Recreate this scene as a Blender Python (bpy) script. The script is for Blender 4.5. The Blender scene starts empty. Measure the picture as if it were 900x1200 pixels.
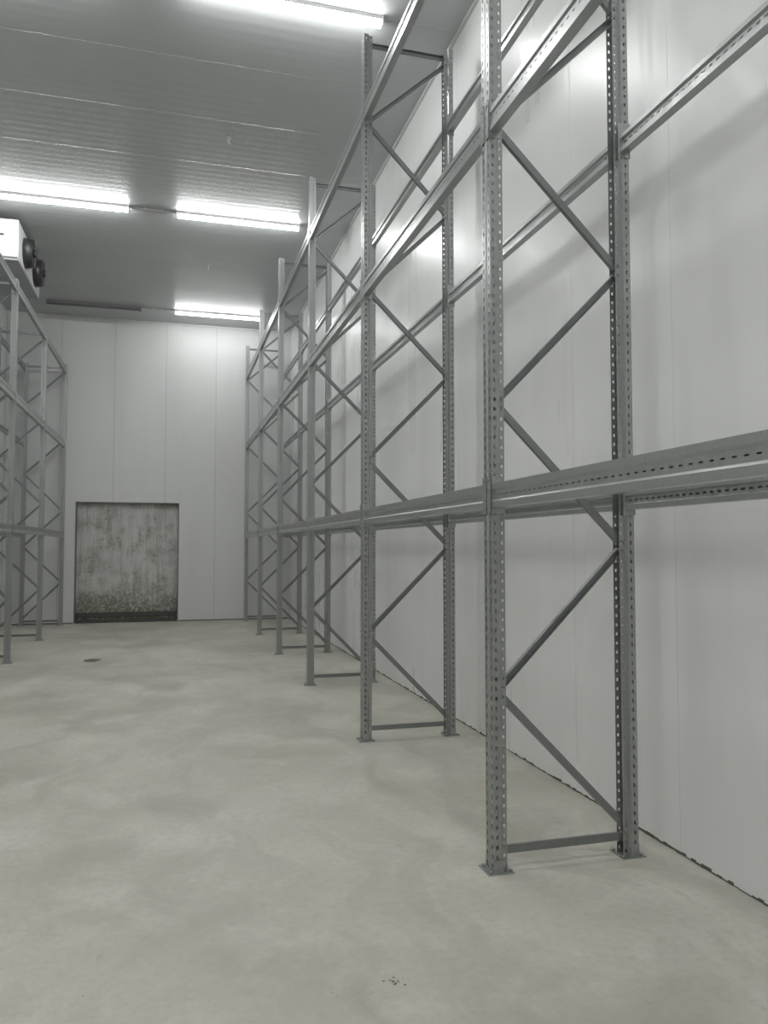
import bpy, bmesh, math, random
from mathutils import Vector
random.seed(4)
sc = bpy.context.scene
sc.view_settings.view_transform = 'Standard'
sc.view_settings.look = 'None'
sc.view_settings.exposure = 0.0
sc.view_settings.gamma = 1.15
COL = sc.collection

# ------------------------------------------------------------- dimensions
CAM_H = 1.66
WALL_R, WALL_L = 2.68, -3.45
WALL_B, WALL_F = 17.85, -4.6
CEIL = 6.72
LIGHT_L = 69.0

# ------------------------------------------------------------- node helpers
class NT:
    def __init__(s, name):
        s.m = bpy.data.materials.new(name); s.m.use_nodes = True
        s.t = s.m.node_tree; s.t.nodes.clear()
        s.out = s.t.nodes.new('ShaderNodeOutputMaterial')
    def n(s, typ, ins=None, **props):
        nd = s.t.nodes.new(typ)
        for k, v in props.items(): setattr(nd, k, v)
        for k, v in (ins or {}).items():
            if isinstance(v, bpy.types.NodeSocket): s.t.links.new(v, nd.inputs[k])
            else: nd.inputs[k].default_value = v
        return nd
    def math(s, op, a, b=0.0, c=None, clamp=False):
        ins = {0: a, 1: b}
        if c is not None: ins[2] = c
        return s.n('ShaderNodeMath', ins, operation=op, use_clamp=clamp).outputs[0]
    def mix(s, fac, a, b):
        nd = s.t.nodes.new('ShaderNodeMix'); nd.data_type = 'RGBA'
        for i, v in ((0, fac), (6, a), (7, b)):
            if isinstance(v, bpy.types.NodeSocket): s.t.links.new(v, nd.inputs[i])
            else: nd.inputs[i].default_value = v if i == 0 else (*v, 1)
        return nd.outputs[2]
    def noise(s, vec, scale, detail=3, rough=.55):
        return s.n('ShaderNodeTexNoise', {'Vector': vec, 'Scale': scale, 'Detail': detail, 'Roughness': rough}).outputs['Fac']
    def ramp(s, v, lo, hi):
        return s.n('ShaderNodeMapRange', {'Value': v, 'From Min': lo, 'From Max': hi, 'To Min': 0., 'To Max': 1.}).outputs[0]
    def obj(s):
        return s.n('ShaderNodeTexCoord').outputs['Object']
    def scale(s, vec, sv):
        return s.n('ShaderNodeVectorMath', {0: vec, 1: sv}, operation='MULTIPLY').outputs[0]
    def finish(s, color, rough=.5, metal=0., height=None, bstr=.2, bdist=.01, spec=.5):
        b = s.n('ShaderNodeBsdfPrincipled', {'Base Color': color if isinstance(color, bpy.types.NodeSocket) else (*color, 1),
                'Roughness': rough, 'Metallic': metal, 'Specular IOR Level': spec})
        if height is not None:
            bp = s.n('ShaderNodeBump', {'Height': height, 'Strength': bstr, 'Distance': bdist})
            s.t.links.new(bp.outputs[0], b.inputs['Normal'])
        s.t.links.new(b.outputs[0], s.out.inputs[0])
        return s.m

def mat_panel(name, axis, off, base, dirt, rib=0.05, ribstr=.25, seamw=.006, rough=.42, seamcol=.6, stretch=(1.5, 1.5, .25), amt=1.):
    k = NT(name); o = k.obj()
    sep = k.n('ShaderNodeSeparateXYZ', {0: o})
    c = sep.outputs[axis]
    f = k.math('FRACT', k.math('DIVIDE', k.math('SUBTRACT', c, off), 1.1))
    d = k.math('MULTIPLY', k.math('ABSOLUTE', k.math('SUBTRACT', f, .5)), -1.0)
    seam = k.ramp(d, -.5 + seamw, -.5 + seamw*.3)
    r = k.math('SINE', k.math('MULTIPLY', c, 2*math.pi/rib))
    n1 = k.noise(o, .55, 4, .6)
    n2 = k.noise(k.scale(o, stretch), 1.3, 3)
    col = k.mix(k.math('MULTIPLY', k.ramp(n1, .42, .72), .55*amt), base, dirt)
    col = k.mix(k.math('MULTIPLY', k.ramp(n2, .5, .75), .35*amt), col, tuple(x*.84 for x in base))
    col = k.mix(k.math('MULTIPLY', seam, seamcol), col, tuple(x*.45 for x in base))
    h = k.math('SUBTRACT', k.math('MULTIPLY', r, .12), seam)
    rg = k.math('ADD', k.math('MULTIPLY', n2, .2), rough-.1)
    return k.finish(col, rg, 0, h, ribstr, .006)

M_WALL_R = mat_panel('wall_panel_side', 'Y', .35, (.845, .85, .845), (.795, .80, .785), rib=.10, seamw=.004, seamcol=.3, rough=.30, amt=1.1)
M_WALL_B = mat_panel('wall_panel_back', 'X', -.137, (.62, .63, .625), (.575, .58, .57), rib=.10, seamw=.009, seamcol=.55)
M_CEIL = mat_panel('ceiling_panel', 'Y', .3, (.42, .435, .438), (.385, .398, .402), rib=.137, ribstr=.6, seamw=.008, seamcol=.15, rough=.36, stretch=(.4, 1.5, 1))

def mat_floor():
    k = NT('concrete_floor'); o = k.obj()
    big = k.noise(o, .45, 4, .6); mid = k.noise(o, 1.7, 6, .68); fine = k.noise(o, 22, 4, .7)
    warp = k.n('ShaderNodeVectorMath', {0: o, 1: k.scale(k.n('ShaderNodeTexNoise', {'Vector': o, 'Scale': 1.2, 'Detail': 1.}).outputs['Color'], (1.3, 1.3, 0))}, operation='ADD').outputs[0]
    sweep = k.noise(k.scale(warp, (1.6, .5, 1)), 1.1, 5, .62)
    c = k.mix(k.ramp(big, .40, .62), (.58, .555, .485), (.43, .41, .345))
    c = k.mix(k.math('MULTIPLY', k.ramp(mid, .48, .64), .6), c, (.66, .635, .565))
    c = k.mix(k.math('MULTIPLY', k.ramp(sweep, .48, .66), .7), c, (.35, .333, .275))
    c = k.mix(k.math('MULTIPLY', k.ramp(fine, .42, .72), .35), c, (.34, .325, .27))
    pit = k.ramp(k.noise(o, 9, 3, .6), .66, .74)
    c = k.mix(k.math('MULTIPLY', pit, .35), c, (.27, .255, .21))
    spk = k.ramp(k.noise(o, 60, 2, .5), .70, .78)
    c = k.mix(k.math('MULTIPLY', spk, .4), c, (.2, .19, .17))
    r = k.n('ShaderNodeMapRange', {'Value': sweep, 'From Min': .35, 'From Max': .7, 'To Min': .55, 'To Max': .34}).outputs[0]
    return k.finish(c, r, 0, k.noise(o, 14, 3, .6), .12, .01, .45)
M_FLOOR = mat_floor()

def mat_steel(name, base, metal=.6, rough=.42):
    k = NT(name); o = k.obj()
    sp = k.noise(o, 60, 1)
    n = k.noise(o, 3, 3)
    c = k.mix(sp, tuple(x*.86 for x in base), tuple(x*1.12 for x in base))
    c = k.mix(k.math('MULTIPLY', k.ramp(n, .45, .7), .3), c, tuple(x*.78 for x in base))
    return k.finish(c, k.math('ADD', k.math('MULTIPLY', n, .2), rough-.1), metal)
M_POST = mat_steel('galvanized_post', (.335, .348, .342), .7, .34)
M_BEAM = mat_steel('galvanized_beam', (.37, .385, .378), .7, .31)
M_BRACE = mat_steel('galvanized_brace', (.21, .22, .22))

def plain(name, c, rough=.5, metal=0.):
    k = NT(name); o = k.obj()
    n = k.noise(o, 6, 3)
    return k.finish(k.mix(k.math('MULTIPLY', n, .35), c, tuple(x*.8 for x in c)), rough, metal)
M_WHITE = plain('painted_white', (.62, .63, .625), .4)
M_HOUS = plain('fixture_housing', (.5, .5, .5), .45)
M_DARK = plain('dark_rubber', (.045, .045, .042), .6)
M_BLACK = plain('fan_black', (.012, .012, .013), .45)
M_JOINT = plain('joint_strip_dark', (.08, .075, .06), .9)
M_GREY = plain('grey_plastic', (.15, .15, .15), .5)
M_DEBRIS = plain('floor_debris', (.14, .115, .08), .9)
M_ALU = plain('unit_underside', (.36, .37, .38), .45, .3)

def emit(name, L):
    k = NT(name)
    e = k.n('ShaderNodeEmission', {'Color': (.985, 1, .99, 1), 'Strength': L})
    k.t.links.new(e.outputs[0], k.out.inputs[0]); return k.m
M_TUBE = emit('lamp_diffuser', LIGHT_L)
M_TUBE_DIM = emit('lamp_diffuser_dimmed', LIGHT_L*.6)  # emission lowered for the rear lamp to soften its hotspot on the back wall

def mat_door():
    k = NT('dirty_door_panel'); o = k.obj()
    sep = k.n('ShaderNodeSeparateXYZ', {0: o}); z = sep.outputs['Z']
    blot = k.noise(o, 2.2, 6, .7); st = k.noise(k.scale(o, (6, 1, .8)), 1.5, 5, .65); fine = k.noise(o, 16, 4, .7)
    c = k.mix(k.ramp(blot, .40, .60), (.50, .50, .475), (.34, .34, .315))
    c = k.mix(k.math('MULTIPLY', k.ramp(st, .47, .62), .6), c, (.62, .62, .60))
    drip = k.noise(k.scale(o, (14, 1, .6)), 2.1, 3, .6)
    c = k.mix(k.math('MULTIPLY', k.ramp(drip, .55, .66), .5), c, (.22, .215, .18))
    low = k.ramp(k.math('ADD', z, k.math('MULTIPLY', blot, -1.5)), .35, -.45)
    c = k.mix(k.math('MULTIPLY', low, k.ramp(fine, .32, .55)), c, (.12, .117, .08))
    mold = k.math('MULTIPLY', k.ramp(fine, .52, .62), k.ramp(blot, .45, .57))
    c = k.mix(k.math('MULTIPLY', mold, .7), c, (.17, .168, .135))
    return k.finish(c, .8)
M_DOOR = mat_door()

# ------------------------------------------------------------- mesh helpers
def mesh_obj(name, bm, mats, parent=None, loc=(0, 0, 0), rotz=0, bevel=0):
    me = bpy.data.meshes.new(name); bm.to_mesh(me); bm.free()
    return link(name, me, mats, parent, loc, rotz, bevel)
def link(name, me, mats=None, parent=None, loc=(0, 0, 0), rotz=0, bevel=0):
    ob = bpy.data.objects.new(name, me); COL.objects.link(ob)
    if mats and not me.materials:
        for m in mats: me.materials.append(m)
    ob.location = loc; ob.rotation_euler = (0, 0, rotz)
    if parent: ob.parent = parent
    if bevel:
        b = ob.modifiers.new('bevel', 'BEVEL'); b.width = bevel; b.segments = 2; b.limit_method = 'ANGLE'
    return ob
def empty(name, loc=(0, 0, 0)):
    e = bpy.data.objects.new(name, None); COL.objects.link(e); e.location = loc; e.empty_display_size = .2
    return e
def box(bm, x0, x1, y0, y1, z0, z1, mi=0):
    v = [bm.verts.new(p) for p in ((x0,y0,z0),(x1,y0,z0),(x1,y1,z0),(x0,y1,z0),(x0,y0,z1),(x1,y0,z1),(x1,y1,z1),(x0,y1,z1))]
    for f in ((3,2,1,0),(4,5,6,7),(0,1,5,4),(1,2,6,5),(2,3,7,6),(3,0,4,7)):
        bm.faces.new([v[i] for i in f]).material_index = mi
def cyl(bm, c, axis, r, h, seg=24, mi=0, r2=None):
    ax = Vector(axis).normalized(); u = ax.orthogonal().normalized(); w = ax.cross(u)
    r2 = r if r2 is None else r2; c = Vector(c)
    a = [bm.verts.new(c + (u*math.cos(2*math.pi*i/seg)+w*math.sin(2*math.pi*i/seg))*r) for i in range(seg)]
    b = [bm.verts.new(c + ax*h + (u*math.cos(2*math.pi*i/seg)+w*math.sin(2*math.pi*i/seg))*r2) for i in range(seg)]
    for i in range(seg):
        j = (i+1) % seg; f = bm.faces.new((a[i], a[j], b[j], b[i])); f.material_index = mi; f.smooth = True
    bm.faces.new(a[::-1]).material_index = mi; bm.faces.new(b).material_index = mi
def perforate(bm, prof, length, mp, holes, pitch, closed=False):
    n = len(prof)
    for i in range(n if closed else n-1):
        a = Vector(prof[i]); b = Vector(prof[(i+1) % n]); L = (b-a).length; d = (b-a)/L
        P = lambda s, l: bm.verts.new(mp(a.x+d.x*s, a.y+d.y*s, l))
        if i not in holes:
            bm.faces.new((P(0,0), P(L,0), P(L,length), P(0,length))); continue
        s, wb, wt, hh = holes[i]
        def row(l, w): return [P(0,l), P(s-w/2,l), P(s+w/2,l), P(L,l)]
        prev = row(0, wb); k = 0
        while (k+1)*pitch <= length:
            z0 = k*pitch + (pitch-hh)/2
            r1 = row(z0, wb); r2 = row(z0+hh, wt)
            for q in range(3): bm.faces.new((prev[q], prev[q+1], r1[q+1], r1[q]))
            for q in (0, 2): bm.faces.new((r1[q], r1[q+1], r2[q+1], r2[q]))
            prev = r2; k += 1
        r1 = row(length, wb)
        for q in range(3): bm.faces.new((prev[q], prev[q+1], r1[q+1], r1[q]))

# ------------------------------------------------------------- room shell
T = .12
bm = bmesh.new(); box(bm, WALL_L-T, WALL_R+T, WALL_F-T, WALL_B+.5, -.15, 0); mesh_obj('floor', bm, [M_FLOOR])
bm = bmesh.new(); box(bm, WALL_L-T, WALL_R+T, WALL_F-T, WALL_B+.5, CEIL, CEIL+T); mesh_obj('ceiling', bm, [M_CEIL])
bm = bmesh.new(); box(bm, WALL_R, WALL_R+T, WALL_F-T, WALL_B+.5, 0, CEIL); mesh_obj('wall_right', bm, [M_WALL_R])
bm = bmesh.new(); box(bm, WALL_L-T, WALL_L, WALL_F-T, WALL_B+.5, 0, CEIL); mesh_obj('wall_left', bm, [M_WALL_R])
bm = bmesh.new(); box(bm, WALL_L, WALL_R, WALL_F-T, WALL_F, 0, CEIL); mesh_obj('wall_front', bm, [M_WALL_R])
DX0, DX1, DZ = -1.985, .165, 2.63
bm = bmesh.new()
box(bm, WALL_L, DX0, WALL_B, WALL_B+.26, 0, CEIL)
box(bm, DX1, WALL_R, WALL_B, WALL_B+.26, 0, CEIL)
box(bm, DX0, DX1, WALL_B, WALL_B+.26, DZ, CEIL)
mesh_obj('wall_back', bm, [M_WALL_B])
d = empty('door_1', (0, WALL_B, 0))
bm = bmesh.new()
xm = (DX0+DX1)/2+.03
box(bm, DX0, xm-.004, .18, .25, 0.0, DZ); box(bm, xm+.004, DX1, .18, .25, 0.0, DZ); box(bm, DX0, DX1, .21, .25, 0, DZ)
mesh_obj('panel', bm, [M_DOOR], d)
bm = bmesh.new()
box(bm, DX0+.02, DX1-.02, .04, .17, 0, .07); box(bm, DX0+.02, DX1-.02, .12, .17, .13, .22)
box(bm, DX0+.02, DX0+.06, .08, .17, .07, .22); box(bm, DX1-.06, DX1-.02, .08, .17, .07, .22)
mesh_obj('bottom_rail', bm, [M_DARK], d)
bm = bmesh.new()
w = .014
box(bm, DX0-w, DX0+.004, -.008, .18, 0, DZ+w); box(bm, DX1-.004, DX1+w, -.008, .18, 0, DZ+w); box(bm, DX0-w, DX1+w, -.008, .18, DZ-.004, DZ+w)
mesh_obj('casing', bm, [M_GREY], d)
def foot(name, pts):
    bm = bmesh.new()
    (x0, y0), (x1, y1) = pts; L = math.hypot(x1-x0, y1-y0); n = int(L/.04)
    tx, ty = (x1-x0)/L, (y1-y0)/L; nx, ny = -ty, tx
    for i in range(n):
        a = i*L/n; b = (i+.95)*L/n; h = random.uniform(.003, .018); dd = random.uniform(.002, .009)
        p = [(x0+tx*a, y0+ty*a), (x0+tx*b, y0+ty*b)]
        v = []
        for (px, py) in p:
            v += [bm.verts.new((px, py, h)), bm.verts.new((px+nx*dd, py+ny*dd, 0.001)), bm.verts.new((px, py, 0))]
        bm.faces.new((v[0], v[1], v[4], v[3])); bm.faces.new((v[0], v[2], v[1])); bm.faces.new((v[3], v[4], v[5]))
    mesh_obj(name, bm, [M_JOINT])
foot('joint_strip_right', ((WALL_R, WALL_F), (WALL_R, WALL_B)))  # jagged dark strip along the joint of right wall and floor
bm = bmesh.new(); box(bm, DX1+.03, WALL_R-.03, WALL_B-.012, WALL_B, 0, .03); box(bm, WALL_L, DX0-.03, WALL_B-.012, WALL_B, 0, .03)
mesh_obj('baseboard_back', bm, [M_GREY])
bm = bmesh.new(); box(bm, WALL_R-.03, WALL_R, WALL_F, WALL_B, CEIL-.03, CEIL); mesh_obj('trim_1', bm, [M_WHITE])
bm = bmesh.new(); box(bm, WALL_L, WALL_R-.03, WALL_B-.03, WALL_B, CEIL-.03, CEIL); mesh_obj('trim_2', bm, [M_WHITE])

# ------------------------------------------------------------- racks
PROF = [(.082,-.030),(.052,-.030),(.042,-.050),(0,-.050),(0,-.012),(.008,-.006),(.008,.006),(0,.012),(0,.050),(.042,.050),(.052,.030),(.082,.030)]
def post_mesh(H):
    bm = bmesh.new()
    holes = {0:(.016,.009,.009,.016), 2:(.022,.013,.013,.02), 3:(.018,.008,.015,.026), 7:(.02,.008,.015,.026), 8:(.02,.013,.013,.02), 10:(.014,.009,.009,.016)}
    perforate(bm, PROF, H, lambda a, b, l: (a, b, l), holes, .05)
    me = bpy.data.meshes.new('upright'); bm.to_mesh(me); bm.free(); me.materials.append(M_POST); return me
def strut(bm, p0, p1, y0, flip):
    p0 = Vector(p0); p1 = Vector(p1); d = (p1-p0).normalized(); n = Vector((-d.y, d.x))
    W, D, t = .019, .026, .003
    def pb(o0, o1, ya, yb):
        pts = [p0+n*o0, p1+n*o0, p1+n*o1, p0+n*o1]
        lo = [bm.verts.new((q.x, ya, q.y)) for q in pts]; hi = [bm.verts.new((q.x, yb, q.y)) for q in pts]
        bm.faces.new(lo); bm.faces.new(hi[::-1])
        for i in range(4): bm.faces.new((lo[i], lo[(i+1)%4], hi[(i+1)%4], hi[i]))
    ya, yb = y0-D/2, y0+D/2
    if flip: pb(-W, W, yb-t, yb)
    else: pb(-W, W, ya, ya+t)
    pb(-W, -W+t, ya, yb); pb(W-t, W, ya, yb)
DEP = .84
def brace_mesh(H, nodes):
    bm = bmesh.new(); xa, xb = .066, DEP-.066
    strut(bm, (xa, .10), (xb, .10), 0, False)
    strut(bm, (xa, H-.07), (xb, H-.07), 0, True)
    for i in range(len(nodes)-1):
        a, b = nodes[i], nodes[i+1]
        pa = (xb if i % 2 == 0 else xa, a+.025); pb_ = (xa if i % 2 == 0 else xb, b-.025)
        strut(bm, pa, pb_, 0, i % 2 == 1)
    for i, z in enumerate(nodes):
        x = xb if i % 2 == 0 else xa
        for dz in (-.025, .025): cyl(bm, (x, -.036, z+dz), (0, 1, 0), .008, .072, 8)
    me = bpy.data.meshes.new('bracing'); bm.to_mesh(me); bm.free(); me.materials.append(M_BRACE); return me
def plate_mesh():
    bm = bmesh.new()
    for s in (0, 1):
        f = (lambda x: x) if s == 0 else (lambda x: DEP-x)
        xs = sorted((f(-.035), f(.105)))
        box(bm, xs[0], xs[1], -.068, .068, 0, .006)
        for px in (-.018, .092):
            for py in (-.05, .05): cyl(bm, (f(px), py, .006), (0, 0, 1), .009, .012, 6)
        xs = sorted((f(0), f(.05)))
        box(bm, xs[0], xs[1], -.056, -.052, .006, .07); box(bm, xs[0], xs[1], .052, .056, .006, .07)
    me = bpy.data.meshes.new('base_plates'); bm.to_mesh(me); bm.free(); me.materials.append(M_POST); return me
SP = 2.75; BL = SP-.1-.008
BH = .125
def beam_mesh():
    bm = bmesh.new()
    prof = [(0,0),(0,.032),(.009,.042),(.009,.086),(0,.096),(0,BH),(.026,BH),(.026,.098),(.052,.098),(.052,.076),(.038,.068),(.038,.034),(.052,.026),(.052,0)]
    perforate(bm, prof, BL, lambda a, b, l: (a, l, b), {2:(.022,.006,.006,.02), 10:(.017,.010,.010,.026)}, .05, closed=True)
    for e in (0, 1):
        s = 1 if e == 0 else -1; y0 = 0 if e == 0 else BL
        ys = sorted((y0-s*.004, y0)); box(bm, -.006, .062, ys[0], ys[1], -.03, .165)
        ys = sorted((y0-s*.048, y0)); box(bm, -.0065, -.0015, ys[0], ys[1], -.03, .165)
        for k in range(4):
            yc = y0-s*.034; box(bm, -.009, -.0065, yc-.006, yc+.006, -.018+k*.05, -.002+k*.05)
        yc = y0-s*.02; cyl(bm, (-.012, yc, .15), (1, 0, 0), .007, .008, 8)
    me = bpy.data.meshes.new('beam'); bm.to_mesh(me); bm.free(); me.materials.append(M_BEAM); return me
ME_BEAM, ME_PLATE = beam_mesh(), plate_mesh()
def rack(Xf, side, ys, H, levels, nodes):
    root = empty('pallet_rack', (Xf, ys[0], 0))
    mp, mb = post_mesh(H-.006), brace_mesh(H, nodes)
    rz = 0 if side > 0 else math.pi
    for y in ys:
        ly = y-ys[0]
        link('frame_bracing', mb, None, root, (0, ly, 0), rz)
        link('base_plates', ME_PLATE, None, root, (0, ly, 0), rz)
        for nm, x, r in (('upright_aisle', 0, rz), ('upright_wall', side*DEP, rz+math.pi)):
            link(nm, mp, None, root, (x, ly, .006), r)
    for i in range(len(ys)-1):
        a, b = sorted((ys[i]-ys[0], ys[i+1]-ys[0])); a += .054; b -= .054
        for z in levels:
            for x, r in ((0, rz), (side*DEP, rz+math.pi)):
                flip = abs(math.cos(r)+1) < .01
                link('beam', ME_BEAM, None, root, (x, b if flip else a, z-BH/2), r)
    return root
rack(1.601, 1, [3.73+SP*k for k in range(-2, 6)], 6.22, (1.925, 3.92, 5.50), [.14,.91,1.665,2.42,3.19,3.93,4.67,5.43,6.10])
rack(-2.19, -1, [17.58-SP*k for k in range(0, 6)], 5.56, (1.925, 3.84, 5.44), [.14,.91,1.665,2.42,3.19,3.93,4.67,5.40])

# ------------------------------------------------------------- lights
def lamp(x0, x1, y, mat, conduit=0):
    r = empty('fluorescent_light', ((x0+x1)/2, y, CEIL)); L = (x1-x0)/2
    bm = bmesh.new(); box(bm, -L, L, -.04, .04, -.045, 0); mesh_obj('housing', bm, [M_HOUS], r, bevel=.004)
    bm = bmesh.new()
    W = .04; pts = [(-W,-.046),(-W,-.07),(-W*.6,-.088),(W*.6,-.088),(W,-.07),(W,-.046)]
    a = [bm.verts.new((-L+.02, p[0], p[1])) for p in pts]; b = [bm.verts.new((L-.02, p[0], p[1])) for p in pts]
    for i in range(6): j = (i+1) % 6; bm.faces.new((a[i], b[i], b[j], a[j]))
    mesh_obj('diffuser', bm, [mat], r)
    bm = bmesh.new()
    for s in (-1, 1):
        xs = sorted((s*L, s*(L-.019))); box(bm, xs[0], xs[1], -.046, .046, -.093, -.0)
    mesh_obj('end_caps', bm, [M_WHITE], r, bevel=.004)
    if conduit:
        bm = bmesh.new(); cyl(bm, (-L-.66, 0, -.02), (1, 0, 0), .012, .66, 10)
        for x in (-.45, -.2): box(bm, -L+x-.015, -L+x+.015, -.022, .022, -.036, 0)
        mesh_obj('cable_conduit', bm, [M_HOUS], r)
for y in (-3.1, 1.9, 6.88, 11.8, 16.8):
    lamp(.02, 1.9, y, M_TUBE if y < 16 else M_TUBE_DIM, 1)
    if y < 16: lamp(-2.52, -.65, y, M_TUBE)
r = empty('fluorescent_light', (-1.58, 16.8, CEIL))
bm = bmesh.new(); box(bm, -.93, .93, -.03, .03, -.05, 0); mesh_obj('housing', bm, [M_GREY], r)
bm = bmesh.new(); cyl(bm, (-.9, 0, -.075), (1, 0, 0), .016, 1.8, 12); box(bm, -.93, -.89, -.02, .02, -.095, -.05); box(bm, .89, .93, -.02, .02, -.095, -.05)
mesh_obj('dead_tube', bm, [M_GREY], r)
for x, y in ((.63, 9.47), (.6, 13.98), (.65, 4.5)):
    bm = bmesh.new(); cyl(bm, (x, y, CEIL-.012), (0, 0, 1), .035, .012, 16); cyl(bm, (x, y, CEIL-.07), (0, 0, 1), .009, .06, 10); cyl(bm, (x, y, CEIL-.08), (0, 0, 1), .018, .012, 12)
    mesh_obj('ceiling_hook', bm, [M_HOUS])

# ------------------------------------------------------------- evaporator
ev = empty('evaporator_unit', (-2.27, 12.46, 5.98))
bm = bmesh.new()
box(bm, -.86, 0, 0, 1.94, .04, .62); mesh_obj('casing', bm, [M_WHITE], ev, bevel=.012)
bm = bmesh.new(); box(bm, -.84, .0, .02, 1.92, 0, .045); cyl(bm, (-.5, .95, -.03), (0, 0, 1), .025, .04, 12)
mesh_obj('drip_tray', bm, [M_ALU], ev, bevel=.006)
bm = bmesh.new()
for yc in (.55, 1.45):
    zc = .31
    cyl(bm, (0, yc, zc), (1, 0, 0), .235, .13, 36, r2=.215)
    for rr in (.20, .15, .10, .05):
        n = 32
        for i in range(n):
            a0, a1 = 2*math.pi*i/n, 2*math.pi*(i+1)/n
            p = [bm.verts.new((.15, yc+math.cos(t)*q, zc+math.sin(t)*q)) for t, q in ((a0, rr), (a1, rr), (a1, rr-.008), (a0, rr-.008))]
            bm.faces.new(p)
    cyl(bm, (.13, yc, zc), (1, 0, 0), .06, .04, 16)
    box(bm, .146, .154, yc-.21, yc+.21, zc-.004, zc+.004); box(bm, .146, .154, yc-.004, yc+.004, zc-.21, zc+.21)
mesh_obj('fans', bm, [M_BLACK], ev)
bm = bmesh.new(); box(bm, -.34, -.2, -.003, 0.001, .36, .39); mesh_obj('label', bm, [M_BLACK], ev)
bm = bmesh.new()
for x in (-.7, -.15):
    for y in (.2, 1.7): cyl(bm, (x, y, .61), (0, 0, 1), .008, .13, 8)
mesh_obj('hangers', bm, [M_GREY], ev)

# ------------------------------------------------------------- floor bits
bm = bmesh.new()
n = 20; v = [bm.verts.new((-1.09+math.cos(2*math.pi*i/n)*.12*random.uniform(.8, 1.1), 12.05+math.sin(2*math.pi*i/n)*.17*random.uniform(.8, 1.1), .004)) for i in range(n)]
bm.faces.new(v); ob = mesh_obj('floor_drain_cover', bm, [M_DEBRIS]); s = ob.modifiers.new('s', 'SOLIDIFY'); s.thickness = .004; s.offset = -1
bm = bmesh.new()
def chip(x, y, r):
    n = 7; o = random.random()*6
    lo = [bm.verts.new((x+math.cos(o+i*.9)*r*random.uniform(.3, 1), y+math.sin(o+i*.9)*r*random.uniform(.3, .8), 0.0)) for i in range(n)]
    t = bm.verts.new((x, y, r*.2))
    for i in range(n): bm.faces.new((lo[i], lo[(i+1) % n], t))
for i in range(18): chip(.84+random.gauss(0, .035), 2.9+random.gauss(0, .014), random.choice((.004, .006, .008, .011)))
for i in range(7): chip(.66+random.gauss(0, .05), 2.85+random.gauss(0, .02), random.uniform(.003, .005))
for i in range(5): chip(.42+random.gauss(0, .03), 2.7+random.gauss(0, .03), random.uniform(.003, .006))
for i in range(30): chip(random.uniform(-2, 1.5), random.uniform(2, 10), random.uniform(.003, .006))
mesh_obj('concrete_chips', bm, [M_DEBRIS])

# ------------------------------------------------------------- world, camera
w = bpy.data.worlds.new('world'); sc.world = w; w.use_nodes = True
w.node_tree.nodes['Background'].inputs[0].default_value = (.5, .5, .5, 1); w.node_tree.nodes['Background'].inputs[1].default_value = .0
cam = bpy.data.cameras.new('camera'); co = bpy.data.objects.new('camera', cam); COL.objects.link(co)
cam.sensor_fit = 'VERTICAL'; cam.sensor_height = 36; cam.sensor_width = 27; cam.lens = 27
cam.clip_start = .05
co.location = (0, 0, CAM_H); co.rotation_euler = (math.radians(92.6), 0, math.radians(-15.52))
sc.camera = co
